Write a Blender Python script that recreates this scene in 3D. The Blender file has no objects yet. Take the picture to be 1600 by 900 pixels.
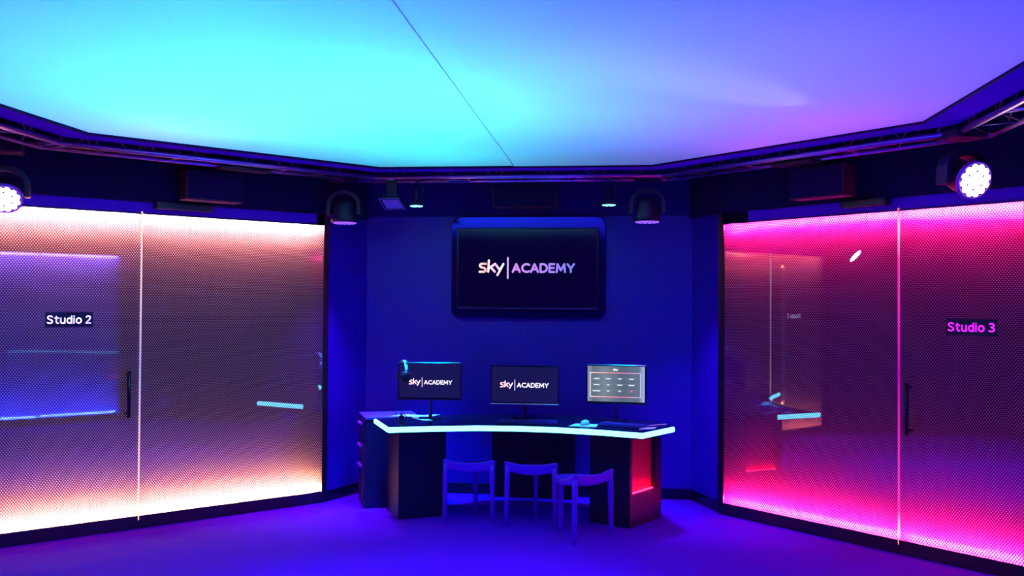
import bpy, math, random
from mathutils import Vector, Matrix
random.seed(4)
sc = bpy.context.scene
COL = sc.collection
R = math.radians
S2 = 2 ** -.5

# ------------------------------------------------------------------ camera, world, exposure
cd = bpy.data.cameras.new('camera'); cam = bpy.data.objects.new('camera', cd); COL.objects.link(cam)
cd.sensor_width = 36; cd.lens = 36 * 1472 / 1600; cd.clip_start = .05
_yaw, _pitch, _roll = R(6.26), math.atan(25 / 1472), R(.36)
_F = Vector((-math.sin(_yaw) * math.cos(_pitch), math.cos(_yaw) * math.cos(_pitch), math.sin(_pitch)))
_R0 = Vector((math.cos(_yaw), math.sin(_yaw), 0)); _U0 = _R0.cross(_F)
_R = _R0 * math.cos(_roll) + _U0 * math.sin(_roll); _U = _U0 * math.cos(_roll) - _R0 * math.sin(_roll)
cam.matrix_world = Matrix(((_R.x, _U.x, -_F.x, 0), (_R.y, _U.y, -_F.y, 0), (_R.z, _U.z, -_F.z, 1.6), (0, 0, 0, 1)))
sc.camera = cam
w = bpy.data.worlds.new('world'); sc.world = w; w.use_nodes = True
w.node_tree.nodes['Background'].inputs[0].default_value = (.1, .02, 1, 1)
w.node_tree.nodes['Background'].inputs[1].default_value = .01
vs = sc.view_settings
vs.view_transform = 'Standard'; vs.look = 'None'; vs.gamma = 1; vs.use_curve_mapping = False; vs.exposure = 0
sc.cycles.max_bounces = 8; sc.cycles.transparent_max_bounces = 12; sc.cycles.sample_clamp_indirect = 6
sc.cycles.caustics_reflective = False; sc.cycles.caustics_refractive = False

def light(name, kind, loc, col, power, aim=None, size=.1, angle=40, blend=.6):
    d = bpy.data.lights.new(name, kind); d.color = col; d.energy = power
    o = bpy.data.objects.new(name, d); COL.objects.link(o); o.location = loc
    if kind == 'AREA': d.shape = 'DISK'; d.size = size
    else: d.shadow_soft_size = size
    if kind == 'SPOT': d.spot_size = R(angle); d.spot_blend = blend
    if aim is not None:
        v = Vector(aim) - Vector(loc); o.rotation_euler = v.to_track_quat('-Z', 'Y').to_euler()
    return o
# unseen lamps added above the translucent stretch ceiling to colour its glow
light('plenum_fill', 'AREA', (-2.1, 4.4, 3.75), (.07, .30, 1), 220, aim=(-2.1, 4.4, 0), size=2.4)
light('plenum_fill', 'AREA', (.6, 4.4, 3.75), (.12, .06, 1), 200, aim=(.6, 4.4, 0), size=2.4)
light('plenum_fill', 'AREA', (-1.45, 4.7, 3.6), (.01, .75, .5), 165, aim=(-1.45, 4.7, 0), size=1.9)
light('plenum_fill', 'POINT', (-1.3, 2.9, 3.45), (.01, .8, .6), 55, size=.25)
light('plenum_fill', 'POINT', (-1.25, 6.3, 3.30), (.01, .9, .6), 62, size=.2)
light('plenum_fill', 'POINT', (-2.6, 3.0, 3.5), (.10, .35, 1), 40, size=.25)
light('plenum_fill', 'POINT', (-2.7, 5.3, 3.2), (.75, .25, 1), 22, size=.2)
light('plenum_fill', 'POINT', (1.2, 5.3, 3.2), (.8, .02, 1), 26, size=.2)
light('plenum_fill', 'POINT', (.85, 6.02, 3.0), (.9, .01, .9), 9, size=.15)
light('plenum_fill', 'SPOT', (1.50, 5.38, 3.0), (.42, .42, 1), 330, aim=(.55, 4.45, 2.61), size=.03, angle=22, blend=1)
# cyan washes from the two small can lamps over the desk, violet from the idle moving heads
light('can_lamp_light', 'SPOT', (-1.50, 7.005, 2.325), (0, .42, 1), 420, aim=(-1.54, 7.30, .7), size=.04, angle=46, blend=.8)
light('can_lamp_light', 'SPOT', (-.05, 7.005, 2.325), (0, .40, 1), 300, aim=(-.10, 7.18, .7), size=.04, angle=42, blend=.8)
light('moving_head_light', 'SPOT', (-2.08, 7.10, 2.21), (.42, 0, 1), 230, aim=(-2.16, 7.22, 0), size=.08, angle=66, blend=.9)
light('moving_head_light', 'SPOT', (.24, 7.10, 2.21), (.26, 0, 1), 220, aim=(.66, 7.38, 0), size=.08, angle=66, blend=.9)
light('moving_head_light', 'SPOT', (1.86, 5.28, 2.27), (.16, .01, 1), 400, aim=(-1.5, 5.0, 0), size=.09, angle=54, blend=.8)
light('moving_head_light', 'SPOT', (-3.66, 5.25, 2.23), (.16, .01, 1), 400, aim=(-.7, 4.8, 0), size=.09, angle=54, blend=.8)

# ------------------------------------------------------------------ materials
def mat(name, col, rough=.5, metal=0, spec=.5, emit=None, es=1, noise=0, nscale=8, bump=0, bscale=60, coat=0):
    m = bpy.data.materials.new(name); m.use_nodes = True
    nt = m.node_tree; b = nt.nodes['Principled BSDF']
    b.inputs['Base Color'].default_value = (*col, 1); b.inputs['Roughness'].default_value = rough
    b.inputs['Metallic'].default_value = metal; b.inputs['Specular IOR Level'].default_value = spec
    b.inputs['Coat Weight'].default_value = coat
    if emit: b.inputs['Emission Color'].default_value = (*emit, 1); b.inputs['Emission Strength'].default_value = es
    tc = nt.nodes.new('ShaderNodeTexCoord')
    if noise:
        n = nt.nodes.new('ShaderNodeTexNoise'); n.inputs['Scale'].default_value = nscale; n.inputs['Detail'].default_value = 6
        nt.links.new(tc.outputs['Object'], n.inputs['Vector'])
        r = nt.nodes.new('ShaderNodeValToRGB')
        r.color_ramp.elements[0].position = .3; r.color_ramp.elements[1].position = .7
        r.color_ramp.elements[0].color = (*[c * (1 - noise) for c in col], 1)
        r.color_ramp.elements[1].color = (*[min(1, c * (1 + noise)) for c in col], 1)
        nt.links.new(n.outputs['Fac'], r.inputs[0]); nt.links.new(r.outputs[0], b.inputs['Base Color'])
    if bump:
        n2 = nt.nodes.new('ShaderNodeTexNoise'); n2.inputs['Scale'].default_value = bscale; n2.inputs['Detail'].default_value = 3
        nt.links.new(tc.outputs['Object'], n2.inputs['Vector'])
        bp = nt.nodes.new('ShaderNodeBump'); bp.inputs['Strength'].default_value = bump; bp.inputs['Distance'].default_value = .01
        nt.links.new(n2.outputs['Fac'], bp.inputs['Height']); nt.links.new(bp.outputs[0], b.inputs['Normal'])
    return m

M = dict(
    wall=mat('wall_blue_light_in_paint', (.030, .0005, .50), .40, noise=.06, nscale=3, bump=.03, bscale=40),  # blue room light put into the wall colour
    carpet=mat('carpet_blue_light_in_colour', (.15, .002, .80), .95, spec=.1, noise=.22, nscale=160, bump=.5, bscale=350),  # blue and violet room light put into the carpet colour
    upper=mat('black_upper_paint', (.012, .002, .07), .8, spec=.2, noise=.1),
    header=mat('header_shade_in_paint', (.018, .001, .22), .6, spec=.2, noise=.06),  # darker wall colour standing in for the shade near the wall top
    strip=mat('strip_blue_light_in_paint', (.20, .004, .95), .6, spec=.2, noise=.05),  # grey strip, the blue light on it put into its colour
    flange=mat('flange_blue_light_in_paint', (.15, .002, .95), .9, spec=0, noise=.05),  # blue lamp light on the flange put into its colour
    black=mat('black_lacquer', (.010, .006, .05), .28, noise=.05),
    gloss=mat('black_gloss', (.006, .004, .03), .06, noise=.05),
    plinth=mat('black_plinth', (.010, .004, .03), .35, noise=.05),
    body=mat('lamp_black_casing', (.009, .005, .045), .42, noise=.1, nscale=20),
    alu=mat('truss_aluminium', (.80, .55, 1), .32, 1, noise=.1, nscale=10),
    alu_dim=mat('dark_truss_brace', (.20, .12, .30), .4, .9, noise=.1),  # darker metal than the chords
    stool=mat('stool_blue_light_in_paint', (.14, .006, .85), .45, spec=.25, noise=.05),  # neutral stools, blue light put into their colour
    desk_side=mat('desk_dark_laminate', (.005, .003, .045), .42, spec=.25, noise=.08, nscale=3),
    cab=mat('cabinet_laminate', (.018, .004, .10), .45, spec=.25, noise=.05),
    cab_top=mat('cabinet_top_laminate', (.16, .05, .75), .35, noise=.05),
    cab_handle=mat('violet_drawer_pull', (.5, .05, .9), .3, noise=.05),
    bezel=mat('monitor_black_plastic', (.012, .008, .05), .25, noise=.05),
    pole=mat('monitor_stand_metal', (.12, .08, .5), .3, .6, noise=.05),
    silver=mat('bright_trim_metal', (.6, .55, .95), .25, .8, noise=.05),
    glint_trim=mat('trim_painted_reflection', (.95, .75, 1), .35, noise=.03),  # reflection along the monitor's lower edge, painted as a pale colour
    paper=mat('white_paper', (.75, .85, .9), .7, noise=.03),
    white_plastic=mat('white_plastic', (.5, .75, .9), .35, noise=.03),
    handle=mat('black_handle', (.006, .004, .03), .3, noise=.05),
    sign=mat('sign_navy_film', (.006, .003, .05), .35, noise=.05),
    keys=mat('keyboard_plastic', (.03, .012, .28), .4, noise=.05),
    led_cyan=mat('desk_edge_led', (.5, .9, 1), .4, emit=(.14, .82, 1.0), es=4.2),
    led_red=mat('niche_led', (1, .1, .1), .4, emit=(1, .005, .03), es=30),
    red_board=mat('niche_red_board', (.85, .03, .06), .5, noise=.04),
    lens_white=mat('lit_led_lens', (1, 1, 1), .2, emit=(.75, .62, 1), es=14),
    lens_cyan=mat('cyan_led_lens', (.5, 1, 1), .2, emit=(.15, .85, 1), es=3.2),
    lens_violet=mat('violet_led_lens', (.5, .2, 1), .2, emit=(.28, .10, 1), es=1.1),
    rim_violet=mat('lamp_violet_rim', (.35, .05, .8), .3, noise=.05),
    flood=mat('floodlight_reflector', (.42, .25, .95), .3, noise=.05),
    ear=mat('headphone_black', (.01, .006, .04), .35, noise=.05),
    band=mat('headphone_band_silver', (.5, .8, .95), .3, noise=.05),
)

def emis(name, stops, axis='X', span=(0, 1), strength=1.0):
    """picture shown on a screen: colours ramped along one of its own axes"""
    m = bpy.data.materials.new(name); m.use_nodes = True; nt = m.node_tree
    b = nt.nodes['Principled BSDF']; b.inputs['Base Color'].default_value = (.01, .01, .02, 1); b.inputs['Roughness'].default_value = .15
    tc = nt.nodes.new('ShaderNodeTexCoord'); sp = nt.nodes.new('ShaderNodeSeparateXYZ'); mr = nt.nodes.new('ShaderNodeMapRange')
    mr.inputs['From Min'].default_value, mr.inputs['From Max'].default_value = span
    rp = nt.nodes.new('ShaderNodeValToRGB')
    while len(rp.color_ramp.elements) < len(stops): rp.color_ramp.elements.new(.5)
    for e, (p, c) in zip(rp.color_ramp.elements, stops): e.position = p; e.color = (*c, 1)
    nt.links.new(tc.outputs['Object'], sp.inputs[0]); nt.links.new(sp.outputs[axis], mr.inputs['Value'])
    nt.links.new(mr.outputs[0], rp.inputs[0]); nt.links.new(rp.outputs[0], b.inputs['Emission Color'])
    b.inputs['Emission Strength'].default_value = strength
    return m

def fabric():
    m = bpy.data.materials.new('stretch_ceiling_fabric'); m.use_nodes = True; nt = m.node_tree; nt.nodes.clear()
    out = nt.nodes.new('ShaderNodeOutputMaterial'); mx = nt.nodes.new('ShaderNodeMixShader'); mx.inputs[0].default_value = .55
    a = nt.nodes.new('ShaderNodeBsdfDiffuse'); t = nt.nodes.new('ShaderNodeBsdfTranslucent')
    n = nt.nodes.new('ShaderNodeTexNoise'); n.inputs['Scale'].default_value = 1.2; tc = nt.nodes.new('ShaderNodeTexCoord')
    r = nt.nodes.new('ShaderNodeValToRGB'); r.color_ramp.elements[0].color = (.74, .74, .76, 1); r.color_ramp.elements[1].color = (.8, .8, .82, 1)
    nt.links.new(tc.outputs['Object'], n.inputs['Vector']); nt.links.new(n.outputs[0], r.inputs[0])
    nt.links.new(r.outputs[0], a.inputs[0]); nt.links.new(r.outputs[0], t.inputs[0])
    nt.links.new(a.outputs[0], mx.inputs[1]); nt.links.new(t.outputs[0], mx.inputs[2]); nt.links.new(mx.outputs[0], out.inputs[0])
    return m

def perforated(name, film, bleed, bleed_fac, dot, mirror=.2, r=.0041):
    """glass with a staggered grid of frosted dots in a dark film; sx, rh = dot pitch along and row height"""
    m = bpy.data.materials.new(name); m.use_nodes = True; nt = m.node_tree; nt.nodes.clear(); L = nt.links.new
    def N(t, **k):
        n = nt.nodes.new(t)
        for a, b in k.items(): setattr(n, a, b)
        return n
    def mth(op, a, b=None):
        n = N('ShaderNodeMath', operation=op)
        for i, v in enumerate((a, b)):
            if v is None: continue
            if isinstance(v, (int, float)): n.inputs[i].default_value = v
            else: L(v, n.inputs[i])
        return n.outputs[0]
    sx, rh = .0175, .0118
    tc = N('ShaderNodeTexCoord'); sp = N('ShaderNodeSeparateXYZ'); L(tc.outputs['Object'], sp.inputs[0])
    def lattice(off):
        u = mth('MULTIPLY', mth('SUBTRACT', mth('FRACT', mth('ADD', mth('DIVIDE', sp.outputs['X'], sx), off)), .5), sx)
        v = mth('MULTIPLY', mth('SUBTRACT', mth('FRACT', mth('ADD', mth('DIVIDE', sp.outputs['Z'], 2 * rh), off)), .5), 2 * rh)
        return mth('ADD', mth('MULTIPLY', u, u), mth('MULTIPLY', v, v))
    mask = mth('LESS_THAN', mth('MINIMUM', lattice(0), lattice(.5)), r * r)
    out = N('ShaderNodeOutputMaterial')
    # film between the dots
    fd = N('ShaderNodeBsdfDiffuse'); fd.inputs[0].default_value = (*film, 1)
    ft = N('ShaderNodeBsdfTranslucent'); ft.inputs[0].default_value = (*bleed, 1)
    fm = N('ShaderNodeMixShader'); fm.inputs[0].default_value = bleed_fac; L(fd.outputs[0], fm.inputs[1]); L(ft.outputs[0], fm.inputs[2])
    # frosted dots
    dd = N('ShaderNodeBsdfDiffuse'); dd.inputs[0].default_value = (*dot, 1)
    dt = N('ShaderNodeBsdfTranslucent'); dt.inputs[0].default_value = (1, 1, 1, 1)
    dm = N('ShaderNodeMixShader'); dm.inputs[0].default_value = .6; L(dd.outputs[0], dm.inputs[1]); L(dt.outputs[0], dm.inputs[2])
    tr = N('ShaderNodeBsdfTransparent'); dm2 = N('ShaderNodeMixShader'); dm2.inputs[0].default_value = .45
    L(dm.outputs[0], dm2.inputs[1]); L(tr.outputs[0], dm2.inputs[2])
    mm = N('ShaderNodeMixShader'); L(mask, mm.inputs[0]); L(fm.outputs[0], mm.inputs[1]); L(dm2.outputs[0], mm.inputs[2])
    gl = N('ShaderNodeBsdfGlossy'); gl.inputs['Roughness'].default_value = .012; gl.inputs[0].default_value = (.9, .9, 1, 1)
    g = N('ShaderNodeMixShader'); g.inputs[0].default_value = mirror; L(mm.outputs[0], g.inputs[1]); L(gl.outputs[0], g.inputs[2])
    L(g.outputs[0], out.inputs[0])
    return m

# ------------------------------------------------------------------ mesh helpers
class MB:
    def __init__(s): s.v = []; s.f = []; s.sm = []
    def add(s, vs, fs, smooth=False):
        b = len(s.v); s.v += [tuple(v) for v in vs]; s.f += [tuple(b + i for i in f) for f in fs]; s.sm += [smooth] * len(fs); return s
    def box(s, c, d, rot=None):
        vs = [Vector((x * d[0] / 2, y * d[1] / 2, z * d[2] / 2)) for x in (-1, 1) for y in (-1, 1) for z in (-1, 1)]
        if rot is not None: vs = [rot @ v for v in vs]
        vs = [v + Vector(c) for v in vs]
        return s.add(vs, [(0, 1, 3, 2), (4, 6, 7, 5), (0, 4, 5, 1), (2, 3, 7, 6), (0, 2, 6, 4), (1, 5, 7, 3)])
    def prism(s, pts, z0, z1, bev=0):
        n = len(pts)
        rings = [(0, z0), (0, z1)] if not bev else [(bev, z0), (0, z0 + bev), (0, z1 - bev), (bev, z1)]
        vs = []
        for ins, z in rings:
            q = inset(pts, ins) if ins else pts
            vs += [(x, y, z) for x, y in q]
        k = len(rings); fs = [tuple(reversed(range(n))), tuple(range((k - 1) * n, k * n))]
        for j in range(k - 1):
            for i in range(n):
                a, b = j * n + i, j * n + (i + 1) % n; fs.append((a, b, b + n, a + n))
        return s.add(vs, fs)
    def tube(s, path, r, n=10, caps=True):
        path = [Vector(p) for p in path]; rs = r if isinstance(r, (list, tuple)) else [r] * len(path)
        vs = []; prev = None
        for i, p in enumerate(path):
            t = (path[min(i + 1, len(path) - 1)] - path[max(i - 1, 0)]).normalized()
            if prev is None: u = t.orthogonal().normalized()
            else: u = (prev - t * prev.dot(t)).normalized()
            prev = u; w_ = t.cross(u)
            for k in range(n):
                a = 2 * math.pi * k / n; vs.append(p + (u * math.cos(a) + w_ * math.sin(a)) * rs[i])
        fs = []
        for i in range(len(path) - 1):
            for k in range(n):
                a, b = i * n + k, i * n + (k + 1) % n; fs.append((a, b, b + n, a + n))
        b0 = len(s.v); s.add(vs, fs, True)
        if caps:
            m_ = (len(path) - 1) * n
            s.f += [tuple(b0 + i for i in reversed(range(n))), tuple(b0 + m_ + i for i in range(n))]; s.sm += [False, False]
        return s
    def lathe(s, prof, c=(0, 0, 0), n=28, rot=None):
        vs = []; fs = []
        for r, z in prof:
            for k in range(n):
                a = 2 * math.pi * k / n; v = Vector((r * math.cos(a), r * math.sin(a), z))
                if rot is not None: v = rot @ v
                vs.append(v + Vector(c))
        for i in range(len(prof) - 1):
            for k in range(n):
                a, b = i * n + k, i * n + (k + 1) % n; fs.append((a, b, b + n, a + n))
        return s.add(vs, fs, True)
    def build(s, name, m, parent=None, bevel=0, shade=True):
        me = bpy.data.meshes.new(name); me.from_pydata(s.v, [], s.f); me.materials.append(m)
        if shade:
            for p, q in zip(me.polygons, s.sm): p.use_smooth = q
        me.validate(); me.update()
        import bmesh
        bm = bmesh.new(); bm.from_mesh(me); bmesh.ops.recalc_face_normals(bm, faces=bm.faces[:]); bm.to_mesh(me); bm.free()
        o = bpy.data.objects.new(name, me); COL.objects.link(o)
        if parent is not None: o.parent = parent
        if bevel:
            b = o.modifiers.new('bevel', 'BEVEL'); b.width = bevel; b.segments = 3; b.limit_method = 'ANGLE'; b.angle_limit = R(40)
        return o

def inset(pts, d):
    n = len(pts); out = []
    ar = sum(pts[i][0] * pts[(i + 1) % n][1] - pts[(i + 1) % n][0] * pts[i][1] for i in range(n))
    sg = 1 if ar > 0 else -1
    for i in range(n):
        p0, p1, p2 = Vector(pts[i - 1]), Vector(pts[i]), Vector(pts[(i + 1) % n])
        e1 = (p1 - p0).normalized(); e2 = (p2 - p1).normalized()
        n1 = Vector((-e1.y, e1.x)) * sg; n2 = Vector((-e2.y, e2.x)) * sg
        b = (n1 + n2); b = b / max(.3, b.length_squared / 2) if b.length > 1e-6 else n1
        q = p1 + b * d; out.append((q.x, q.y))
    return out

def rrect(w_, h, r, n=6):
    out = []
    for cx, cy, a0 in ((w_ / 2 - r, h / 2 - r, 0), (-w_ / 2 + r, h / 2 - r, 90), (-w_ / 2 + r, -h / 2 + r, 180), (w_ / 2 - r, -h / 2 + r, 270)):
        for k in range(n + 1):
            a = R(a0 + 90 * k / n); out.append((cx + r * math.cos(a), cy + r * math.sin(a)))
    return out

def slab(pts, y0, y1, c=(0, 0, 0), bev=0):
    """outline in x,z made solid between two depths y0 < y1"""
    m = MB().prism(pts, -y1, -y0, bev)
    m.v = [(x + c[0], -z + c[1], y + c[2]) for x, y, z in m.v]
    return m

def tag(o, label=None, cat=None, group=None, kind=None):
    for k, v in (('label', label), ('category', cat), ('group', group), ('kind', kind)):
        if v: o[k] = v
    return o
def empty(name, loc=(0, 0, 0), rz=0, **k):
    o = bpy.data.objects.new(name, None); COL.objects.link(o); o.location = loc; o.rotation_euler = (0, 0, rz); o.empty_display_size = .1
    return tag(o, **k)
def copy_tree(o, parent=None):
    c = o.copy(); COL.objects.link(c)
    if parent is not None: c.parent = parent
    for ch in list(o.children): copy_tree(ch, c)
    return c

def _ell(cx, cy, rx, ry, a0, a1, n=14):
    return [(cx + rx * math.cos(R(a0 + (a1 - a0) * k / n)), cy + ry * math.sin(R(a0 + (a1 - a0) * k / n))) for k in range(n + 1)]
GLYPH = {
 'A': (.74, [[(0, 0), (.37, 1), (.74, 0)], [(.15, .32), (.59, .32)]]),
 'C': (.66, [_ell(.46, .5, .46, .5, 55, 305)]),
 'D': (.68, [[(0, 0), (0, 1), (.24, 1)] + _ell(.24, .5, .44, .5, 90, -90) + [(.24, 0), (0, 0)]]),
 'E': (.50, [[(.5, 1), (0, 1), (0, 0), (.5, 0)], [(0, .52), (.44, .52)]]),
 'M': (.86, [[(0, 0), (.07, 1), (.43, .22), (.79, 1), (.86, 0)]]),
 'Y': (.68, [[(0, 1), (.34, .45), (.68, 1)], [(.34, .45), (.34, 0)]]),
 'S': (.56, [[(.54, .88), (.40, .98), (.25, 1), (.08, .92), (.02, .76), (.1, .61), (.3, .51), (.48, .40), (.56, .24), (.5, .07), (.3, 0), (.12, .02), (0, .10)]]),
 't': (.38, [[(.16, .92), (.16, .2), (.22, .04), (.38, 0)], [(0, .70), (.38, .70)]]),
 'u': (.46, [[(0, .70), (0, .24)] + _ell(.23, .22, .23, .22, 180, 360) + [(.46, .70)], [(.46, .3), (.46, 0)]]),
 'd': (.50, [_ell(.25, .35, .25, .35, 0, 360, 20), [(.50, 1), (.50, 0)]]),
 'i': (.0, [[(0, .70), (0, 0)], [(0, .98), (0, .985)]]),
 'o': (.56, [_ell(.28, .35, .28, .35, 0, 360, 20)]),
 '2': (.52, [[(.02, .82), (.1, .95), (.26, 1), (.43, .93), (.49, .76), (.42, .56), (0, 0), (.52, 0)]]),
 '3': (.52, [[(.03, .92), (.2, 1), (.4, .95), (.47, .77), (.39, .6), (.2, .53), (.41, .46), (.52, .27), (.45, .07), (.22, 0), (0, .08)]]),
 's': (.42, [[(.40, .64), (.2, .70), (.04, .62), (.04, .47), (.2, .37), (.38, .28), (.42, .12), (.3, 0), (0, .03)]]),
 'k': (.42, [[(0, 1), (0, 0)], [(.40, .7), (.02, .32)], [(.14, .42), (.42, 0)]]),
 'y': (.48, [[(0, .7), (.24, .05)], [(.48, .7), (.2, -.28)]]),
 ' ': (.02, []),
}
def fit_text(mb, s, x0, x1, z0, z1, y, bold=.17, gap=.27):
    """rounded sans lettering fitted between x0 and x1, standing on z0 with capitals up to z1"""
    tot = sum(GLYPH[c][0] for c in s) + gap * (len(s) - 1)
    h = z1 - z0; k = (x1 - x0 - bold * h) / tot; hh = h * (1 - bold); x = 0
    for c in s:
        for P in GLYPH[c][1]:
            stroke(mb, [(x0 + bold * h / 2 + (x + p) * k, z0 + bold * h / 2 + q * hh) for p, q in P], bold * h, y)
        x += GLYPH[c][0] + gap
def stroke(mb, pts, w_, y, n=10):
    for i, p in enumerate(pts):
        mb.add([(p[0] + w_ / 2 * math.cos(2 * math.pi * k / 16), y, p[1] + w_ / 2 * math.sin(2 * math.pi * k / 16)) for k in range(16)], [tuple(range(16))])
        if i:
            q = pts[i - 1]; d = Vector((p[0] - q[0], p[1] - q[1])); 
            if d.length < 1e-9: continue
            d.normalize(); nx, nz = -d.y * w_ / 2, d.x * w_ / 2
            mb.add([(q[0] + nx, y, q[1] + nz), (q[0] - nx, y, q[1] - nz), (p[0] - nx, y, p[1] - nz), (p[0] + nx, y, p[1] + nz)], [(0, 1, 2, 3)])
def logo(width, parent, cx, cz, y, st=1.0, white=0.0):
    k = width / 1430.0
    T = lambda P: [(cx + (x - 780) * k, cz + (232 - z) * k) for x, z in P]
    mb = MB()
    for P in ([(172, 172), (115, 170), (88, 182), (84, 202), (100, 222), (148, 234), (170, 252), (168, 276), (146, 290), (80, 290)],
              [(217, 122), (208, 288)], [(224, 236), (310, 172)], [(246, 222), (306, 288)],
              [(310, 172), (372, 252)], [(434, 174), (345, 338)]):
        stroke(mb, T(P), 33 * k, y)
    fx = lambda x: cx + (x - 780) * k; fz = lambda z: cz + (232 - z) * k
    a = mb.build('logo_word', emis('logo_word_light', [(0, (1, .82, .62)), (.3, (1, .42, .50)), (.42, (1, .85, .95)), (.7, (.9, .45, 1)), (.88, (.95, .95, 1)), (1, (.45, .9, 1))],
                 'X', (fx(60), fx(445)), 1.1 * st), parent)
    mb = MB(); stroke(mb, T([(500, 82), (500, 384)]), 24 * k, y)
    mb.build('logo_bar', emis('logo_bar_light', [(0, (.72, .45, 1)), (1, (.72, .45, 1))], 'X', (0, 1), 1.0 * st), parent)
    mb = MB(); fit_text(mb, 'ACADEMY', fx(558), fx(1492), fz(306), fz(160), y, .215)
    wv = white
    c1 = tuple(a_ * (1 - wv) + wv * .9 for a_ in (.72, .28, .95)); c2 = tuple(a_ * (1 - wv) + wv * .85 for a_ in (.20, .22, 1))
    mb.build('logo_lettering', emis('logo_lettering_light', [(0, c1), (.45, tuple((p + q) / 2 for p, q in zip(c1, c2))), (1, c2)], 'X', (fx(560), fx(1490)), 1.0 * st), parent)

# ------------------------------------------------------------------ room shell
CX = -.745
XL, XR, YS, YB = -4.10, 2.60, 5.60, 7.90
def ring(t, ys=5.28, yb=6.79, hw=2.385, hb=.99):
    """octagon t metres outside the ceiling opening"""
    k = .414
    a = [(-hb - t * k, yb + t), (hb + t * k, yb + t), (hw + t, ys + t * k), (hw + t, 8.8 - ys - t * k), (hb + t * k, 8.8 - yb - t), (-hb - t * k, 8.8 - yb - t), (-hw - t, 8.8 - ys - t * k), (-hw - t, ys + t * k)]
    return [(-.735 + x, y) for x, y in a]
def struct(mb, name, m, **k):
    o = mb.build(name, m, bevel=k.pop('bevel', 0)); o['kind'] = 'structure'; return o
def quad_wall(name, p, q, z0, z1, m, th=.08):
    p, q = Vector(p), Vector(q); d = (q - p).normalized(); n_ = Vector((-d.y, d.x)) * th     # thickness away from the room (room on the right of p->q)
    return struct(MB().prism([tuple(p), tuple(q), tuple(q + n_), tuple(p + n_)], z0, z1), name, m)

struct(MB().box((CX, 3.4, -.05), (8.4, 10.6, .1)), 'floor', M['carpet'])
quad_wall('wall_left', (XL, -1.6), (XL, YS), 0, 2.31, M['upper'])
quad_wall('wall_right', (XR, YS), (XR, -1.6), 0, 2.31, M['upper'])
quad_wall('wall_back', (-2.12, YB), (.63, YB), 0, 3.3, M['wall'])
quad_wall('wall_back_left', (-2.31, 7.40), (-2.12, YB), 0, 2.31, M['wall'])
quad_wall('wall_back_right', (.63, YB), (.82, 7.40), 0, 2.31, M['wall'])
quad_wall('wall_front', (XR, -1.6), (XL, -1.6), 0, 3.3, M['upper'])
# dark upper walls, proud of the walls below
U = [(XL + .06, -1.6), (XL + .06, YS - .02), (-2.27, 7.345), (-2.10, YB - .03)]
for a, b, nm in ((U[0], U[1], 'wall_upper_left'), (U[1], U[2], 'wall_upper_left_diagonal'), (U[2], U[3], 'wall_upper_back_left'),
                 ((.61, YB - .03), (.78, 7.345), 'wall_upper_back_right'), ((.78, 7.345), (XR - .06, YS - .02), 'wall_upper_right_diagonal'), ((XR - .06, YS - .02), (XR - .06, -1.6), 'wall_upper_right')):
    quad_wall(nm, a, b, 2.31, 3.9, M['upper'], .12)
quad_wall('wall_upper_back', (-2.10, YB - .01), (.61, YB - .01), 2.34, 3.9, M['header'], .1)
struct(MB().box((CX, 3.4, 3.95), (8.4, 10.6, .1)), 'ceiling_slab' if False else 'ceiling', M['upper'])
# stretched translucent fabric in two sheets, with the seam along the middle
ro = ring(0.03)
L_ = [p for p in ro if p[0] < -.735]; Rr = [p for p in ro if p[0] > -.735]
yt, yb_ = ro[0][1], ro[5][1]
left = [(-.735, yt), ro[0], ro[7], ro[6], ro[5], (-.735, yb_)]
right = [(-.735, yt), ro[1], ro[2], ro[3], ro[4], (-.735, yb_)]
FAB = fabric()
struct(MB().prism(left, 2.604, 2.608), 'ceiling', FAB)
struct(MB().prism(right, 2.600, 2.604), 'ceiling', FAB)
struct(MB().box((-.735, (yt + yb_) / 2, 2.599), (.003, yt - yb_, .001)), 'trim_1', FAB)
def ring_band(t0, t1, z0, z1):
    mb = MB(); a, b = ring(t0), ring(t1); n = 8
    vs_ = [(x, y, z0) for x, y in a] + [(x, y, z0) for x, y in b] + [(x, y, z1) for x, y in a] + [(x, y, z1) for x, y in b]
    fs = []
    for i in range(n):
        j = (i + 1) % n
        fs += [(i, j, n + j, n + i), (2 * n + i, 3 * n + i, 3 * n + j, 2 * n + j), (i, 2 * n + i, 2 * n + j, j), (n + i, n + j, 3 * n + j, 3 * n + i)]
    return mb.add(vs_, fs)
struct(ring_band(0, .20, 2.595, 2.612), 'trim_2', M['flange'])
struct(ring_band(-.005, .006, 2.588, 2.615), 'trim_3', M['upper'])
struct(ring_band(.14, .19, 2.613, 3.9), 'added_light_shroud', M['upper'])  # unseen shroud added to keep light above the ceiling off the truss

# baseboards of the recessed back wall
def base_board(name, p, q):
    p, q = Vector(p), Vector(q); d = (q - p).normalized(); n_ = Vector((d.y, -d.x)) * .018
    struct(MB().prism([tuple(p), tuple(q), tuple(q + n_), tuple(p + n_)], 0, .085), name, M['gloss'], bevel=.004)
base_board('baseboard_back', (-2.12, YB), (.63, YB))
base_board('baseboard_left', (-2.31, 7.42), (-2.12, YB))
base_board('baseboard_right', (.63, YB), (.82, 7.42))

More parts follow.
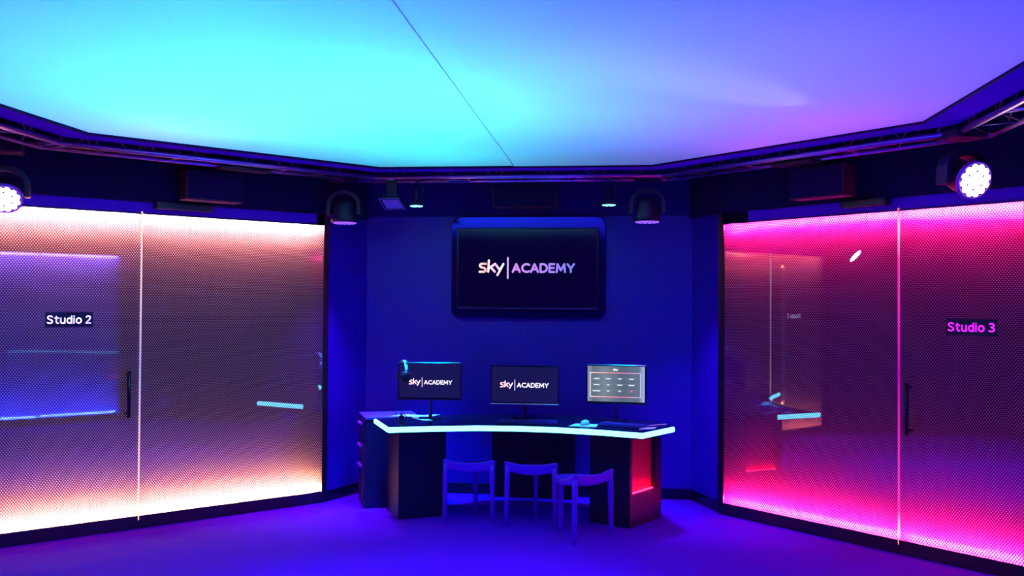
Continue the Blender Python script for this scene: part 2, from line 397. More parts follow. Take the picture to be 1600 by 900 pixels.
# ------------------------------------------------------------------ lit perforated glass partitions
FRAME = mat('partition_black_frame', (.008, .003, .02), .35, noise=.05)
def partition(p0, ang, length, split, win, door, top_led, bot_led, film, bleed, bfac, dot, mirror, edge, lab, door_first, sign=None, sign_m=None, sign_x=None, handle_x=None, board=(.14, .13, .16), glow=(.2, .2, .3), z0=.09, z1=2.22, posts=True):
    """local x runs left to right seen from the room, room on the -y side"""
    D = .13
    pm = perforated(win + '_perforated_glass', film, bleed, bfac, dot, mirror)
    roots = []
    for nm, x0, x1 in ((door if door_first else win, 0, split), (win if door_first else door, split, length)):
        o = MB().box(((x0 + x1) / 2, .003, (z0 + z1) / 2), (x1 - x0 - .008, .006, z1 - z0)).build(nm, pm)
        o.location = (p0[0], p0[1], 0); o.rotation_euler = (0, 0, ang); o['kind'] = 'structure'
        c = (x0 + x1) / 2; wd = x1 - x0
        MB().box((c, D, (z0 + z1) / 2), (wd, .01, z1 - z0 + .02)).build('glow_fill_board', mat('glow_fill_board', board, .8, emit=glow, es=1), o)  # board glow added to brighten the dots in the middle of the glass
        mt = mat('led_top', (1, 1, 1), .5, emit=top_led[0], es=top_led[1]); mbt = mat('led_bottom', (1, 1, 1), .5, emit=bot_led[0], es=bot_led[1])
        MB().box((c, .070, z1 - .016), (wd - .05, .001, .032)).build('light_strip', mt, o)
        MB().box((c, .070, z0 + .016), (wd - .05, .001, .032)).build('light_strip', mbt, o)
        mb = MB(); mb.box((c, .05, z0 / 2), (wd, .12, z0)); mb.build('plinth', M['plinth'], o)
        mb = MB(); mb.box((c, .06, z1 + .005), (wd, .14, .010)); mb.build('top_rail', mat('rail_red_edge', film, .35, noise=.05), o)
        roots.append(o)
    # upper blue-lit strip of wall over the glass
    dirv = Vector((math.cos(ang), math.sin(ang))); nrm = Vector((-math.sin(ang), math.cos(ang)))
    P0 = Vector(p0[:2]); 
    return roots, dirv, nrm, P0

def closer(parent, x0, x1, z0, z1):
    MB().box(((x0 + x1) / 2, -.05, (z0 + z1) / 2), (x1 - x0, .08, z1 - z0)).build('door_closer', M['plinth'], parent, bevel=.006)
def door_handle(parent, x, z0, z1):
    mb = MB().tube([(x, -.065, z0), (x, -.065, z1)], .014, 12)
    for z in (z0 + .03, z1 - .03): mb.tube([(x, -.065, z), (x, -.001, z)], .012, 10)
    mb.build('door_handle', M['handle'], parent)
def sign(parent, x0, x1, z0, z1, s, m):
    pl = MB().box(((x0 + x1) / 2, -.002, (z0 + z1) / 2), (x1 - x0, .003, z1 - z0)).build('sign_plate', M['sign'], parent)
    mb = MB(); fit_text(mb, s, x0 + .010, x1 - .012, z0 + .022, z1 - .020, -.0042, .17)
    mb.build('lettering', m, pl)
def lit_edge(p0, ang, x, z0, z1, stops, name, es):
    m = emis(name + '_edge_light', stops, 'Z', (z0, z1), es)
    o = MB().box((x, -.004, (z0 + z1) / 2), (.009, .014, z1 - z0)).build(name, m)
    o.location = (p0[0], p0[1], 0); o.rotation_euler = (0, 0, ang); o['kind'] = 'structure'
    return o

# left: Studio 2
LP0 = (XL, XL + 9.70); LL = (-2.335 - XL) / S2
warm = (1, .40, .33)
rts, dv, nv, P0 = partition(LP0, R(45), LL, (-3.345 - XL) / S2, 'window_1', 'door_1', (warm, 2000), ((1, .45, .24), 2200),
    (.012, .008, .07), (1, .30, .38), .13, (.55, .5, .75), .19, None, 'left', True, board=(.09, .08, .11), glow=(.27, .27, .42))
sL = (-3.345 - XL) / S2
door_handle(rts[0], (-3.41 - XL) / S2, .79, 1.12)
sign(rts[0], (-3.785 - XL) / S2, (-3.57 - XL) / S2, 1.425, 1.525, 'Studio 2', mat('sign_white_painted_glow', (.95, .85, 1), .5, emit=(.8, .7, 1), es=.75))  # letters given their own glow for the light behind them
closer(rts[1], (-3.29 - XL) / S2, (-3.0 - XL) / S2, 2.262, 2.312)
lit_edge(LP0, R(45), sL, .06, 2.24, [(0, (1, .75, .55)), (.25, (.9, .55, .6)), (.5, (.45, .35, .8)), (.8, (.9, .6, .7)), (1, (1, .85, .7))], 'trim_5', 1.0)
# right: Studio 3
RP0 = (.83, 7.37); RL = (XR - .83) / S2; sR = (1.835 - .83) / S2
hot = (1, .018, .27)
rts2, _, _, _ = partition(RP0, R(-45), RL, sR, 'window_2', 'door_2', (hot, 1700), (hot, 2300),
    (.012, .002, .07), (.75, .01, .36), .22, (.45, .25, .65), .19, None, 'right', False, board=(.09, .05, .11), glow=(.15, .06, .33))
door_handle(rts2[1], (1.895 - .83) / S2, .78, 1.115)
sign(rts2[1], (2.055 - .83) / S2, (2.275 - .83) / S2, 1.425, 1.525, 'Studio 3', mat('sign_magenta_painted_glow', (.9, .1, 1), .5, emit=(.75, .01, .85), es=.9))  # magenta light through the letters painted as emission
closer(rts2[0], (1.57 - .83) / S2, (1.80 - .83) / S2, 2.262, 2.312)
lit_edge(RP0, R(-45), sR, .06, 2.24, [(0, (1, .1, .2)), (.04, (1, .75, .9)), (.1, (1, .05, .5)), (.5, (.55, .0, .55)), (.85, (1, .05, .5)), (.95, (1, .7, .8)), (1, (1, .1, .2))], 'trim_6', .9)
# the two partitions behind the camera, seen mirrored in the glass
BL = (2.43 - 1.0) / S2
partition((2.43, 3.02), R(-135), BL, .98, 'window_3', 'door_3', ((.45, .30, 1), 300), ((.03, .07, 1), 1200),
    (.03, .03, .5), (.35, .35, 1), .75, (.5, .5, .9), .1, None, 'rear right', False, board=(.8, .8, .8), glow=(.02, .02, .45))
partition((-2.6, 1.69), R(135), BL, .98, 'window_4', 'door_4', ((1, .25, .05), 300), ((1, .2, .05), 300),
    (.05, .01, .06), (1, .2, .2), .15, (.5, .3, .4), .1, None, 'rear left', True)

# wall strip above the glass and black corner posts
def strip(name, p0, ang, x0, x1, z0, z1, m, y0=.02, th=.1):
    o = MB().box(((x0 + x1) / 2, y0 + th / 2, (z0 + z1) / 2), (x1 - x0, th, z1 - z0)).build(name, m)
    o.location = (p0[0], p0[1], 0); o.rotation_euler = (0, 0, ang); o['kind'] = 'structure'
strip('wall_strip_left', LP0, R(45), 0, LL - .06, 2.232, 2.33, M['strip'], .005)
strip('wall_strip_right', RP0, R(-45), .22, RL, 2.232, 2.33, M['strip'], .005)
strip('trim_7', LP0, R(45), LL, LL + .045, 0, 2.31, FRAME, -.01, .12)
strip('trim_8', RP0, R(-45), -.05, 0, 0, 2.31, FRAME, -.01, .12)

# ------------------------------------------------------------------ truss round the ceiling
tin, tout = ring(.215), ring(.42)
def truss(i, j, label, cut0=0, cut1=0):
    z0, z1 = 2.555, 2.77
    A, B = Vector(tin[i]), Vector(tin[j]); C_, D_ = Vector(tout[i]), Vector(tout[j])
    mid = (A + B) / 2
    o = empty('lighting_truss', (mid.x, mid.y, 0), label=label, cat='truss', group='lighting truss round the ceiling')
    rel = lambda p, z: (p.x - mid.x, p.y - mid.y, z)
    for a, b, z in ((A, B, z0), (C_, D_, z0), (A, B, z1), (C_, D_, z1)):
        MB().tube([rel(a, z), rel(b, z)], .017, 12).build('chord', M['alu'], o)
    n = max(4, int((B - A).length / .17))
    for P, Q, zz in ((A, B, (z0, z1)), (C_, D_, (z0, z1))):
        mb = MB()
        for k in range(n):
            a, b = P.lerp(Q, k / n), P.lerp(Q, (k + 1) / n); u, v = (zz if k % 2 else zz[::-1])
            mb.tube([rel(a, u), rel(b, v)], .006, 6)
        mb.build('side_bracing', M['alu_dim'], o)
    mb = MB()
    for k in range(n):
        a, b = (A.lerp(B, k / n), C_.lerp(D_, (k + 1) / n)) if k % 2 else (C_.lerp(D_, k / n), A.lerp(B, (k + 1) / n))
        mb.tube([rel(a, z0), rel(b, z0)], .006, 6)
    mb.build('bottom_bracing', M['alu_dim'], o)
    for f in (.02, .33, .67, .98):
        a, b = A.lerp(B, f), C_.lerp(D_, f)
        MB().tube([rel(a, z0), rel(b, z0)], .010, 8).build('cross_bar', M['alu'], o)
    return o
truss(7, 0, 'aluminium lighting truss along the ceiling edge above the Studio 2 glass')
truss(0, 1, 'aluminium lighting truss along the ceiling edge above the wall television')
truss(1, 2, 'aluminium lighting truss along the ceiling edge above the Studio 3 glass')
truss(6, 7, 'aluminium lighting truss leaving the frame at the far left')
truss(2, 3, 'aluminium lighting truss leaving the frame at the far right')
# black cable trays clipped under stretches of the truss
def tray(i, j, f0, f1, label):
    A = (Vector(tin[i]) + Vector(tout[i])) / 2; B = (Vector(tin[j]) + Vector(tout[j])) / 2
    a, b = A.lerp(B, f0), A.lerp(B, f1); m_ = (a + b) / 2; d = b - a
    o = MB().box((0, 0, 0), (d.length, .11, .02)).build('cable_tray', M['plinth'], bevel=.004)
    o.location = (m_.x, m_.y, 2.527); o.rotation_euler = (0, 0, math.atan2(d.y, d.x))
    tag(o, label, 'cable tray', 'cable trays under the truss')
tray(7, 0, .46, .62, 'black cable tray under the truss above the Studio 2 glass')
tray(1, 2, .42, .56, 'black cable tray under the truss above the Studio 3 glass')

# ------------------------------------------------------------------ hung fixtures
def clamp(parent, z0, z1, hw=.03):
    mb = MB().box((0, 0, (z0 + z1) / 2), (.035, .05, z1 - z0))
    mb.tube([(-hw, 0, z1), (hw, 0, z1)], .024, 10)
    mb.build('clamp', M['body'], parent)
def moving_head(loc, rz, tilt, lit, label, zt):
    """loc = centre of the tilting head; zt = height of the truss tubes above it"""
    o = empty('moving_head_lamp', loc, rz, label=label, cat='stage lamp', group='moving head lamps on the truss')
    up = zt - loc[2]
    MB().box((0, 0, up * .5 + .115), (.20, .17, max(.05, up - .21))).build('base_housing', M['body'], o, bevel=.012)
    clamp(o, up - .03, up)
    # horseshoe yoke
    arc = [(.118 * math.cos(a), 0, .035 + .095 * math.sin(a)) for a in [math.pi * k / 14 for k in range(15)]]
    arc = [(.122, 0, -.045)] + arc + [(-.122, 0, -.045)]
    mb = MB()
    pr = []
    for k, (x, y, z) in enumerate(arc):
        t = Vector(arc[min(k + 1, len(arc) - 1)]) - Vector(arc[max(k - 1, 0)]); t.normalize(); nn = Vector((-t.z, 0, t.x)) * .018
        pr.append([(x + nn.x, -.045, z + nn.z), (x - nn.x, -.045, z - nn.z), (x - nn.x, .045, z - nn.z), (x + nn.x, .045, z + nn.z)])
    vs_ = [v for q in pr for v in q]; fs = [(0, 1, 2, 3), tuple(len(vs_) - 4 + i for i in (3, 2, 1, 0))]
    for k in range(len(pr) - 1):
        for i in range(4):
            a, b = k * 4 + i, k * 4 + (i + 1) % 4; fs.append((a, b, b + 4, a + 4))
    mb.add(vs_, fs); mb.build('yoke', M['body'], o, bevel=.006)
    rot = Matrix.Rotation(tilt, 3, 'X')
    h = MB().lathe([(0, .085), (.05, .082), (.075, .06), (.082, .02), (.090, -.05), (.100, -.085), (.100, -.10), (.092, -.102), (0, -.098)], n=32, rot=rot).build('head', M['body'], o)
    MB().lathe([(.102, -.078), (.107, -.083), (.107, -.100), (.094, -.104), (.094, -.098)], n=32, rot=rot).build('lens_rim', M['rim_violet'] if lit else M['body'], h)
    mb = MB(); cells = [(0, 0)] + [(.036 * math.cos(a), .036 * math.sin(a)) for a in [math.pi * k / 3 for k in range(6)]] + [(.072 * math.cos(a), .072 * math.sin(a)) for a in [math.pi * (k + .5) / 6 for k in range(12)]]
    for cx, cy in cells:
        mb.lathe([(.0185, -.099), (.0185, -.106), (.012, -.112), (.0005, -.114)], rot @ Vector((cx, cy, 0)), 12, rot)
    mb.build('led_lens', M['lens_white'] if lit else M['lens_violet'], h)
    return o
moving_head((-2.085, 7.10, 2.325), R(0), 0, False, 'unlit moving head lamp hanging above the right end of the Studio 2 glass', 2.55)
moving_head((.235, 7.10, 2.325), R(0), 0, False, 'unlit moving head lamp hanging right of the wall television', 2.55)
moving_head((1.90, 5.42, 2.315), R(20), R(-72), True, 'glaring white moving head lamp above the Studio 3 glass', 2.55)
moving_head((-3.70, 5.36, 2.28), R(30), R(-48), True, 'glaring white moving head lamp cut off by the left picture edge', 2.55)

def can_lamp(loc, label):
    o = empty('can_lamp', loc, 0, label=label, cat='spotlight', group='small cyan can lamps over the desk')
    MB().lathe([(0, .135), (.022, .13), (.026, .06), (.040, .03), (.056, .018), (.058, 0), (.050, -.002), (.050, .006), (0, .006)], n=28).build('housing', M['body'], o)
    mb = MB().tube([(-.045, 0, .05), (-.050, 0, .15), (0, 0, .175), (.050, 0, .15), (.045, 0, .05)], .006, 8); mb.build('bracket', M['body'], o)
    MB().box((0, 0, .188), (.018, .018, .036)).build('hanger', M['body'], o)
    mb = MB()
    for k in range(7):
        c = (0, 0) if k == 0 else (.034 * math.cos(k * math.pi / 3), .034 * math.sin(k * math.pi / 3))
        mb.lathe([(.0155, .004), (.0155, -.004), (.010, -.008), (.0005, -.009)], (c[0], c[1], 0), 12)
    mb.build('led_lens', M['lens_cyan'], o)
can_lamp((-1.50, 7.005, 2.340), 'small can lamp with cyan lens left of the wall television')
can_lamp((-.05, 7.005, 2.340), 'small can lamp with cyan lens right of the wall television')

o = empty('floodlight', (-1.68, 6.955, 2.353), R(-8), label='small square floodlight on a flat hanging plate, left of the cyan can lamp', cat='floodlight')
MB().box((-.02, .05, .12), (.085, .008, .17)).build('hanging_plate', M['body'], o, bevel=.002)
rx = Matrix.Rotation(R(-28), 3, 'X')
MB().box((0, 0, .012), (.165, .15, .03), rx).build('casing', M['body'], o, bevel=.004)
MB().box(tuple(rx @ Vector((.008, 0, -.006))), (.125, .110, .006), rx).build('reflector', M['flood'], o)
mb = MB()
for c, d in (((0, .07, -.005), (.165, .008, .008)), ((0, -.07, -.005), (.165, .008, .008)), ((.078, 0, -.005), (.008, .15, .008)), ((-.078, 0, -.005), (.008, .15, .008))):
    mb.box(tuple(rx @ Vector(c)), d, rx)
mb.build('front_rim', M['silver'], o)
MB().box((-.02, .05, .193), (.04, .03, .026)).build('bolt_block', M['silver'], o)

# truss junction plate above the desk
o = MB().box((0, 0, 0), (.145, .16, .012)).build('mounting_plate', mat('violet_grey_plate', (.10, .05, .45), .35, noise=.05), bevel=.003)
o.location = (-1.19, 7.10, 2.532); tag(o, 'flat plate under the truss above the television, left of its middle', 'plate')

# unidentified dark boxes hung high on the walls
def hung_box(c, ang, dims, label):
    o = empty('equipment_box', (c[0], c[1], c[2]), ang, label=label, cat='equipment', group='dark boxes hung high behind the truss')
    MB().box((0, 0, 0), dims).build('cabinet', mat('box_red_light_in_colour', (.045, .008, .04), .5, noise=.1), o, bevel=.01)  # panel light on the box sides put into a reddish colour
    MB().box((0, -dims[1] / 2 - .004, 0), (dims[0] * .94, .008, dims[2] * .9)).build('front_face', M['upper'], o)
    MB().box((0, 0, dims[2] / 2 + .07), (.04, .04, .14)).build('hanger', M['body'], o)
hung_box((-2.89, 6.49, 2.43), R(45), (.42, .14, .22), 'dark box hung behind the truss above the Studio 2 glass')
hung_box((1.37, 6.49, 2.43), R(-45), (.42, .14, .22), 'dark box hung behind the truss above the Studio 3 glass')
hung_box((-.725, 7.55, 2.46), 0, (.52, .16, .18), 'dark box hung above the wall television')

# ------------------------------------------------------------------ wall television and its backing panel
o = slab(rrect(1.30, .86, .085), 0, .05, (0, 0, 0), .006).build('backing_panel', mat('glossy_blue_black_panel', (.03, .004, .34), .10, .75, noise=.04))
o.location = (-.728, YB - .052, 1.905); tag(o, 'black rounded backing panel on the wall behind the television', 'panel')
t = empty('television', (-.728, YB - .052, 1.895), label='large flat television on the wall showing the logo and ACADEMY', cat='television')
slab(rrect(1.185, .675, .012, 2), -.085, -.01, (0, 0, 0), .004).build('housing', M['bezel'], t)
MB().box((0, -.0055, 0), (.4, .008, .3)).build('wall_mount', M['body'], t)
scr = MB().box((0, -.086, .004), (1.15, .003, .640)).build('screen', mat('television_screen', (.004, .003, .02), .08, emit=(.02, .0, .30), es=.06, noise=.02), t)
logo(.803, scr, -.002, .004, -.0885, 1.0)
MB().box((0, -.0865, -.331), (1.165, .004, .006)).build('lower_trim', M['pole'], t)

# ------------------------------------------------------------------ desk
desk = empty('desk', (0, 0, 0), label='black gloss three-place desk with a glowing cyan front edge', cat='desk')
TOP = [(-1.81, 7.03), (-1.59, 6.55), (-1.28, 6.665), (-.99, 6.745), (-.70, 6.765), (-.41, 6.735), (-.10, 6.65), (.19, 6.53), (.42, 6.90), (.32, 7.22), (-.10, 7.42), (-.70, 7.50), (-1.20, 7.43), (-1.46, 7.22)]
MB().prism(TOP, .682, .722, .003).build('desk_top', M['gloss'], desk)
fr = TOP[:9]
def ribbon(path, off, z0, z1, th):
    n = len(path); mb = MB(); rings = []
    for i, p in enumerate(path):
        p = Vector(p); a = Vector(path[max(i - 1, 0)]); b = Vector(path[min(i + 1, n - 1)])
        e1 = (p - a).normalized() if i else (b - p).normalized(); e2 = (b - p).normalized() if i < n - 1 else e1
        m_ = (Vector((e1.y, -e1.x)) + Vector((e2.y, -e2.x))); m_ = m_ / (m_.length_squared / 2)
        q0 = p + m_ * off; q1 = p + m_ * (off + th)
        rings.append([(q0.x, q0.y, z0), (q1.x, q1.y, z0 + .006), (q1.x, q1.y, z1 - .006), (q0.x, q0.y, z1)])
    vs_ = [v for r_ in rings for v in r_]; fs = [(0, 1, 2, 3), tuple(len(vs_) - 4 + i for i in (3, 2, 1, 0))]
    for k in range(n - 1):
        for i in range(4):
            a, b = k * 4 + i, k * 4 + (i + 1) % 4; fs.append((a, b, b + 4, a + 4))
    return mb.add(vs_, fs)
ribbon(fr, .0005, .683, .7215, .012).build('glowing_edge', M['led_cyan'], desk)
def quadp(p, u, v, wu, wv):
    p, u, v = Vector(p), Vector(u).normalized(), Vector(v).normalized()
    return [tuple(p), tuple(p + u * wu), tuple(p + u * wu + v * wv), tuple(p + v * wv)]
MB().prism(quadp((-1.59, 6.865), (.32, .165), (-.165, .32), .365, .36), 0, .682).build('pedestal', M['desk_side'], desk, bevel=.003)
# right pedestal with an open lit niche in its right-hand side
e = empty('niche_pedestal', (.11, 6.81, 0), math.atan2(.40, .24)); e.parent = desk     # local x runs back along the side face, room-side face at y=0... inside is +y
Lx, Wy = .466, .34
n0, n1, nz0, nz1 = .035, .375, .235, .63
for c, d in (((Lx / 2, Wy / 2, nz0 / 2), (Lx, Wy, nz0)), ((Lx / 2, Wy / 2, (nz1 + .682) / 2), (Lx, Wy, .682 - nz1)),
             ((n0 / 2, Wy / 2, (nz0 + nz1) / 2), (n0, Wy, nz1 - nz0)), (((n1 + Lx) / 2, Wy / 2, (nz0 + nz1) / 2), (Lx - n1, Wy, nz1 - nz0)),
             (((n0 + n1) / 2, (Wy + .04) / 2, (nz0 + nz1) / 2), (n1 - n0, Wy - .04, nz1 - nz0))):
    if 'mbp' not in globals(): mbp = MB()
    mbp.box(c, d)
# pedestal as one child mesh of the desk
mbp.build('pedestal', M['desk_side'], desk)
bpy.data.objects['pedestal.001'].location = e.location; bpy.data.objects['pedestal.001'].rotation_euler = e.rotation_euler
ped = bpy.data.objects['pedestal.001']; bpy.data.objects.remove(e)
MB().box(((n0 + n1) / 2, .0365, (nz0 + nz1) / 2), (n1 - n0 - .004, .006, nz1 - nz0 - .004)).build('red_back_board', M['red_board'], ped)
MB().box(((n0 + n1) / 2, .018, nz0 + .005), (n1 - n0 - .03, .014, .004)).build('light_strip', M['led_red'], ped)
MB().prism([(-.95, 7.30), (-.30, 7.26), (-.30, 7.285), (-.95, 7.325)], .10, .682).build('knee_shade_panel', M['desk_side'], desk)  # dark panel added for the shadow in the knee space

# drawer cabinet at the desk's left end
cab = empty('drawer_cabinet', (-1.93, 7.19, 0), R(22), label='dark drawer cabinet with violet top at the left end of the desk', cat='cabinet')
MB().box((.21, .19, .345), (.42, .38, .69)).build('body', M['cab'], cab, bevel=.004)
MB().box((.21, .19, .700), (.43, .39, .018)).build('top', M['cab_top'], cab, bevel=.002)
for z0, z1 in ((.515, .68), (.36, .505), (.06, .35)):
    d = MB().box((-.006, .19, (z0 + z1) / 2), (.012, .36, z1 - z0)).build('drawer', M['cab'], cab, bevel=.002)
    MB().box((-.022, .19, z1 - .035), (.020, .16, .020)).build('drawer_pull', M['cab_handle'], d, bevel=.004)

# ------------------------------------------------------------------ monitors
def monitor(loc, rz, wd, ht, zc, label, trim=False):
    o = empty('monitor', loc, rz, label=label, cat='monitor', group='monitors on the desk')
    slab(rrect(wd, ht, .006, 2), -.016, .016, (0, 0, zc), .003).build('housing', M['bezel'], o)
    s_ = MB().box((0, -.0170, zc + .004), (wd - .022, .002, ht - .030)).build('screen', M['screen'], o)
    MB().box((0, .035, zc - .04), (.045, .03, .10)).build('stand_bracket', M['bezel'], o)
    MB().tube([(0, .045, .004), (0, .045, zc)], .014, 14).build('stand_pole', M['pole'], o)
    MB().prism([(x, y + .02) for x, y in rrect(.17, .12, .03, 4)], 0, .009).build('stand_base', M['bezel'], o)
    if trim: MB().box((0, -.0175, zc - ht / 2 + .006), (wd, .004, .007)).build('lower_trim', M['glint_trim'], o)
    return o, s_
M['screen'] = mat('monitor_dark_screen', (.006, .004, .03), .15, emit=(.10, .08, .75), es=.09, noise=.02)
m1, s1 = monitor((-1.400, 7.07, .722), R(4), .484, .285, 1.010 - .722, 'left monitor on the desk, headphones hung on its corner')
logo(.330, s1, .008, 1.002 - .722, -.0190, 1.3, .75)
m2, s2 = monitor((-.690, 7.24, .722), R(0), .528, .300, .976 - .722, 'middle monitor on the desk with a bright reflection painted along its lower edge', True)
logo(.377, s2, -.002, .977 - .722, -.0190, 1.3, .75)
m3, s3 = monitor((.010, 7.17, .722), R(-7), .452, .297, .998 - .722, 'right monitor on the desk showing a grey menu in a pink frame')
s3.data = s3.data.copy(); s3.data.materials[0] = emis('menu_screen_light', [(0, (.28, .33, .52)), (.10, (.13, .16, .22)), (.3, (.20, .26, .32)), (.6, (.10, .14, .19)), (.9, (.14, .18, .26)), (1, (.42, .55, .85))], 'X', (-.215, .215), .95)
zc3 = .998 - .722 + .004; yy = -.0190
mb = MB()
fx0, fx1, fz0, fz1 = -.195, .185, zc3 - .098, zc3 + .083
stroke(mb, [(fx0, fz0), (fx0, fz1), (fx1, fz1), (fx1, fz0), (fx0, fz0)], .006, yy)
mb.build('menu_frame', emis('menu_frame_light', [(0, (1, .85, .6)), (.4, (1, .25, .35)), (.7, (.95, .2, .5)), (1, (.6, .5, .9))], 'X', (fx0, fx1), 1.1), s3)
mb = MB(); fit_text(mb, 'sky', -.022, .014, zc3 + .100, zc3 + .117, yy, .24, .2)
mb.build('menu_logo', emis('menu_logo_light', [(0, (1, .9, .9)), (1, (.9, .9, 1))], 'X', (-.03, .02), 1.3), s3)
wds = [.044, .036, .026, .036, .044, .020, .038, .042, .058, .020, .022, .022]
cap_l = emis('menu_caption_light', [(0, (.8, .9, 1)), (1, (.8, .9, 1))], 'X', (0, 1), .9)
red_l = emis('menu_red_light', [(0, (1, .15, .3)), (1, (1, .15, .3))], 'X', (0, 1), .9)
rule_l = emis('menu_rule_light', [(0, (.35, .42, .5)), (1, (.35, .42, .5))], 'X', (0, 1), .8)
for r_ in range(3):
    for c_ in range(4):
        x = -.147 + c_ * .088; z = zc3 + .042 - r_ * .046; wv = wds[r_ * 4 + c_]
        MB().box((x, yy, z - .004), (wv, .0006, .009)).build('menu_caption', red_l if (r_ == 2 and c_ == 3) else cap_l, s3)
        MB().box((x, yy, z + .003), (.070, .0005, .0022)).build('menu_rule', rule_l, s3)

# headphones hung over the left monitor's corner
hp = empty('headphones', (-1.606, 7.083, 1.150), R(120), label='black headphones with pale band hung on the left monitor', cat='headphones')
arc = [(.062 * math.cos(a), 0, -.055 + .068 * math.sin(a)) for a in [math.pi * k / 16 for k in range(17)]]
mb = MB(); pr = []
for k, (x, y, z) in enumerate(arc):
    nn = Vector((math.cos(math.pi * k / 16), 0, math.sin(math.pi * k / 16))) * .004
    pr += [(x + nn.x, -.012, z + nn.z), (x - nn.x, -.012, z - nn.z), (x - nn.x, .012, z - nn.z), (x + nn.x, .012, z + nn.z)]
fs = [(0, 1, 2, 3)]
for k in range(len(arc) - 1):
    for i in range(4):
        a, b = k * 4 + i, k * 4 + (i + 1) % 4; fs.append((a, b, b + 4, a + 4))
fs.append(tuple(len(pr) - 4 + i for i in (3, 2, 1, 0)))
mb.add(pr, fs)
for s_ in (-1, 1): mb.tube([(s_ * .062, 0, -.05), (s_ * .064, 0, -.09)], .005, 8)
mb.build('headband', M['band'], hp, bevel=.001)
for s_ in (-1, 1):
    ry = Matrix.Rotation(R(90) * s_, 3, 'Y') 
    c = MB().lathe([(0, .022), (.030, .020), (.042, .008), (.044, -.006), (.036, -.014), (0, -.012)], (s_ * .060, 0, -.105), 24, ry).build('ear_cup', M['ear'], hp)
    MB().lathe([(.018, .0235), (.034, .0215), (.040, .013)], (s_ * .060, 0, -.105), 24, ry).build('ear_cup_ring', M['band'] if s_ > 0 else M['ear'], c)
MB().tube([(.060, 0, -.145), (.062, .02, -.22), (.060, .045, -.32), (.03, .05, -.39), (.0, .05, -.424)], .0022, 6).build('cable', M['ear'], hp)

# ------------------------------------------------------------------ things lying on the desk
def sheet(name, pts, z, th, m, label, cat, group=None):
    o = MB().prism(pts, 0, th).build(name, m); o.location = (0, 0, z); tag(o, label, cat, group); return o
sheet('paper_sheet', [(-1.76, 7.30), (-1.58, 7.285), (-1.50, 7.40), (-1.68, 7.44)], .7092, .002, M['paper'], 'loose pale sheet on top of the drawer cabinet', 'paper')
sheet('paper_sheet', [(-1.555, 7.16), (-1.52, 7.14), (-1.40, 7.24), (-1.37, 7.36), (-1.46, 7.34)], .7222, .002, M['paper'], 'pale sheet on the desk behind the left monitor stand', 'paper')
sheet('paper_sheet', [(-1.55, 7.12), (-1.43, 6.965), (-1.36, 6.975), (-1.375, 7.0), (-1.515, 7.125)], .7222, .002, M['paper'], 'narrow pale slip on the desk left of the left monitor stand', 'paper')
o = empty('cable_adapter', (-1.60, 6.99, .7222), R(20), label='small dark adapter block with a short cable on the left end of the desk', cat='adapter')
MB().box((0, 0, .016), (.040, .030, .032)).build('block', M['ear'], o, bevel=.004)
MB().lathe([(0, .052), (.009, .050), (.010, .032)], n=14).build('plug', M['ear'], o)
MB().tube([(.0, .0, .050), (.01, .012, .060), (.03, .03, .03), (.06, .03, .004), (.09, .01, .004)], .003, 6).build('cord', M['ear'], o)

def keyboard(loc, rz, wd, label):
    o = empty('keyboard', loc, rz, label=label, cat='keyboard', group='keyboards on the desk')
    mb = MB().prism(rrect(wd, .135, .008, 3), 0, .012, .002); mb.build('case', M['keys'], o)
    mb = MB(); n = int(wd / .0205)
    for r_ in range(6):
        for c_ in range(n):
            if r_ == 0 and 4 < c_ < 10:
                if c_ == 7: mb.box((-wd / 2 + .018 + c_ * (wd - .036) / (n - 1), -.052, .0155), (.095, .014, .008))
                continue
            mb.box((-wd / 2 + .018 + c_ * (wd - .036) / (n - 1), -.052 + r_ * .0205, .0155), (.0155, .0155, .008))
    mb.build('key_field', M['keys'], o); o.children[-1]['kind'] = 'stuff'
    return o
keyboard((-.64, 6.955, .7222), R(-2), .43, 'dark keyboard in front of the middle monitor')
keyboard((.055, 6.86, .7222), R(-28), .34, 'dark keyboard in front of the right monitor')
sheet('mouse_mat', [(-.335, 6.80), (-.135, 6.775), (-.115, 6.93), (-.285, 6.955)], .7222, .003, M['paper'], 'pale mouse mat on the desk left of the right keyboard', 'mouse mat')
o = empty('computer_mouse', (-.215, 6.885, .7253), R(-15), label='white mouse on the pale mouse mat', cat='mouse')
mb = MB(); prof = [(1.0, 0), (1.0, .010), (.93, .020), (.75, .029), (.45, .034), (.02, .036)]
vs_ = []; n = 20
for s_, z in prof:
    for k in range(n):
        a = 2 * math.pi * k / n; vs_.append((.031 * s_ * math.cos(a), .052 * s_ * math.sin(a), z))
fs = [tuple(reversed(range(n)))]
for i in range(len(prof) - 1):
    for k in range(n):
        a, b = i * n + k, i * n + (k + 1) % n; fs.append((a, b, b + n, a + n))
mb.add(vs_, fs, True); mb.build('shell', M['white_plastic'], o)
MB().tube([(-.005, .028, .0335), (.005, .028, .0335)], .006, 10).build('scroll_wheel', M['ear'], o)
sheet('paper_sheet', [(.165, 6.70), (.275, 6.735), (.30, 6.84), (.20, 6.80)], .7222, .002, M['paper'], 'pale sheet at the right end of the desk', 'paper')
o = MB().prism([(0, 0), (.19, .10), (.185, .112), (-.006, .012)], 0, .004).build('leaflet', mat('pinkish_leaflet', (.9, .6, .8), .6, noise=.05)); o.location = (.215, 6.86, .7245)
o.rotation_euler = (0, 0, R(12)); tag(o, 'long narrow pinkish leaflet beside the pale sheet at the right end of the desk', 'leaflet')

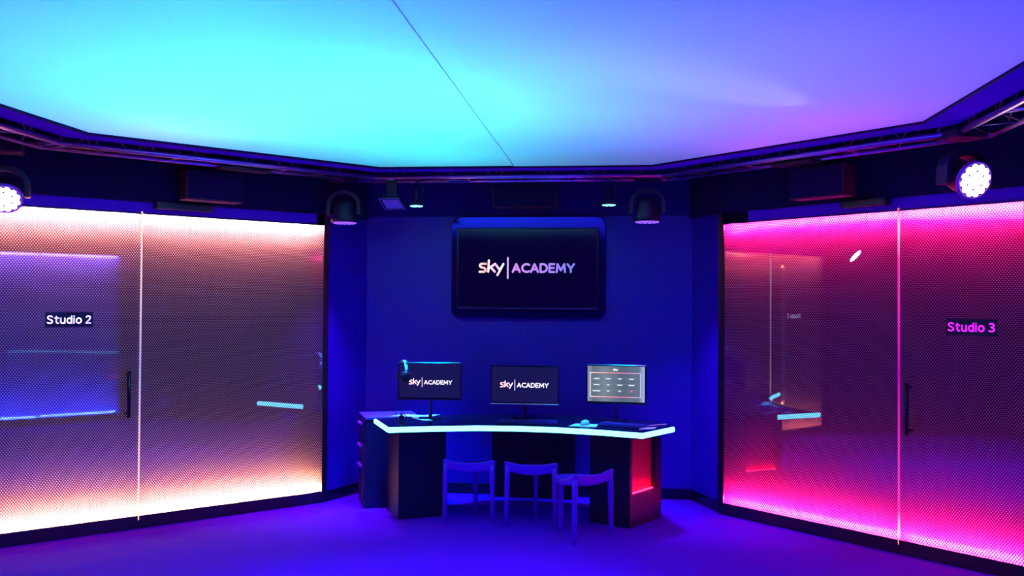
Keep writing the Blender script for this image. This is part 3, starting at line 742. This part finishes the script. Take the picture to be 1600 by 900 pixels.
# ------------------------------------------------------------------ stools
def outline():
    h = [(0, -.176), (.06, -.177), (.12, -.179), (.175, -.182), (.192, -.176), (.197, -.155), (.190, -.11), (.172, -.04), (.142, .04), (.100, .115), (.062, .155), (.032, .172)]
    return h + [(0, .177)] + [(-x, y) for x, y in reversed(h[1:])]
def stool(loc, rz, label):
    o = empty('stool', loc, rz, label=label, cat='stool', group='three-legged stools at the desk')
    O = outline(); n = len(O); cx, cy = 0, -.03
    def rim(y): return min(1, max(0, (-y - .03) / .14)) ** 1.4
    def zt(x, y): return .402 + rim(y) * (.043 + .026 * min(1, (abs(x) / .19)) ** 2) + .008 * min(1, max(0, (abs(x) - .05) / .14)) * (1 - rim(y))
    def th(y): return .040 + .034 * rim(y)
    vs_ = []; rings = []
    for s_, k in ((.88, 1.0), (.975, .94), (1.0, .12), (.985, 0), (.90, 0), (.75, 0), (.55, 0), (.3, 0)):
        rings.append(len(vs_))
        for x, y in O:
            X, Y = cx + (x - cx) * s_, cy + (y - cy) * s_
            q = zt(X, Y) if s_ < .9 and k == 0 else zt(x, y)
            vs_.append((X, Y, q - th(y) * k))
    fs = []
    for j in range(len(rings) - 1):
        for k in range(n):
            a, b = rings[j] + k, rings[j] + (k + 1) % n; fs.append((a, b, b + n, a + n))
    c0 = len(vs_); vs_.append((cx, cy, zt(0, cy))); c1 = len(vs_); vs_.append((cx, cy, zt(0, cy) - .045))
    for k in range(n):
        fs.append((rings[-1] + k, rings[-1] + (k + 1) % n, c0)); fs.append((rings[0] + (k + 1) % n, rings[0] + k, c1))
    s_ = MB().add(vs_, fs, True).build('seat', M['stool'], o)
    b = s_.modifiers.new('sub', 'SUBSURF'); b.levels = 1; b.render_levels = 2
    for x, y, z in ((-.172, -.160, .435), (.172, -.160, .435), (0, .150, .385)):
        k = 1.035
        MB().tube([(x * .985, y * .985, z), (x, y, .36), (x * 1.015, y * 1.015, .18), (x * k, y * k, .002)], [.0225, .020, .0175, .014], 16).build('leg', M['stool'], o)
    return o
stool((-1.05, 6.955, 0), R(-1), 'blue three-legged stool, leftmost, facing the left monitor')
stool((-.59, 6.915, 0), R(-2), 'blue three-legged stool between the other two')
stool((-.262, 6.545, 0), R(47), 'blue three-legged stool turned round, nearest the camera and rightmost')

# ------------------------------------------------------------------ low socket plate on the side wall, mirrored in the Studio 2 glass
o = empty('wall_socket', (XR - .012, 3.59, .24), R(-90), label='violet socket plate low on the right wall, seen only mirrored in the Studio 2 glass', cat='socket')
slab(rrect(.16, .13, .012, 3), 0, .012, (0, 0, 0), .002).build('plate', M['cab_handle'], o)
slab(rrect(.09, .06, .004, 2), -.004, 0, (0, 0, 0)).build('insert', M['bezel'], o)
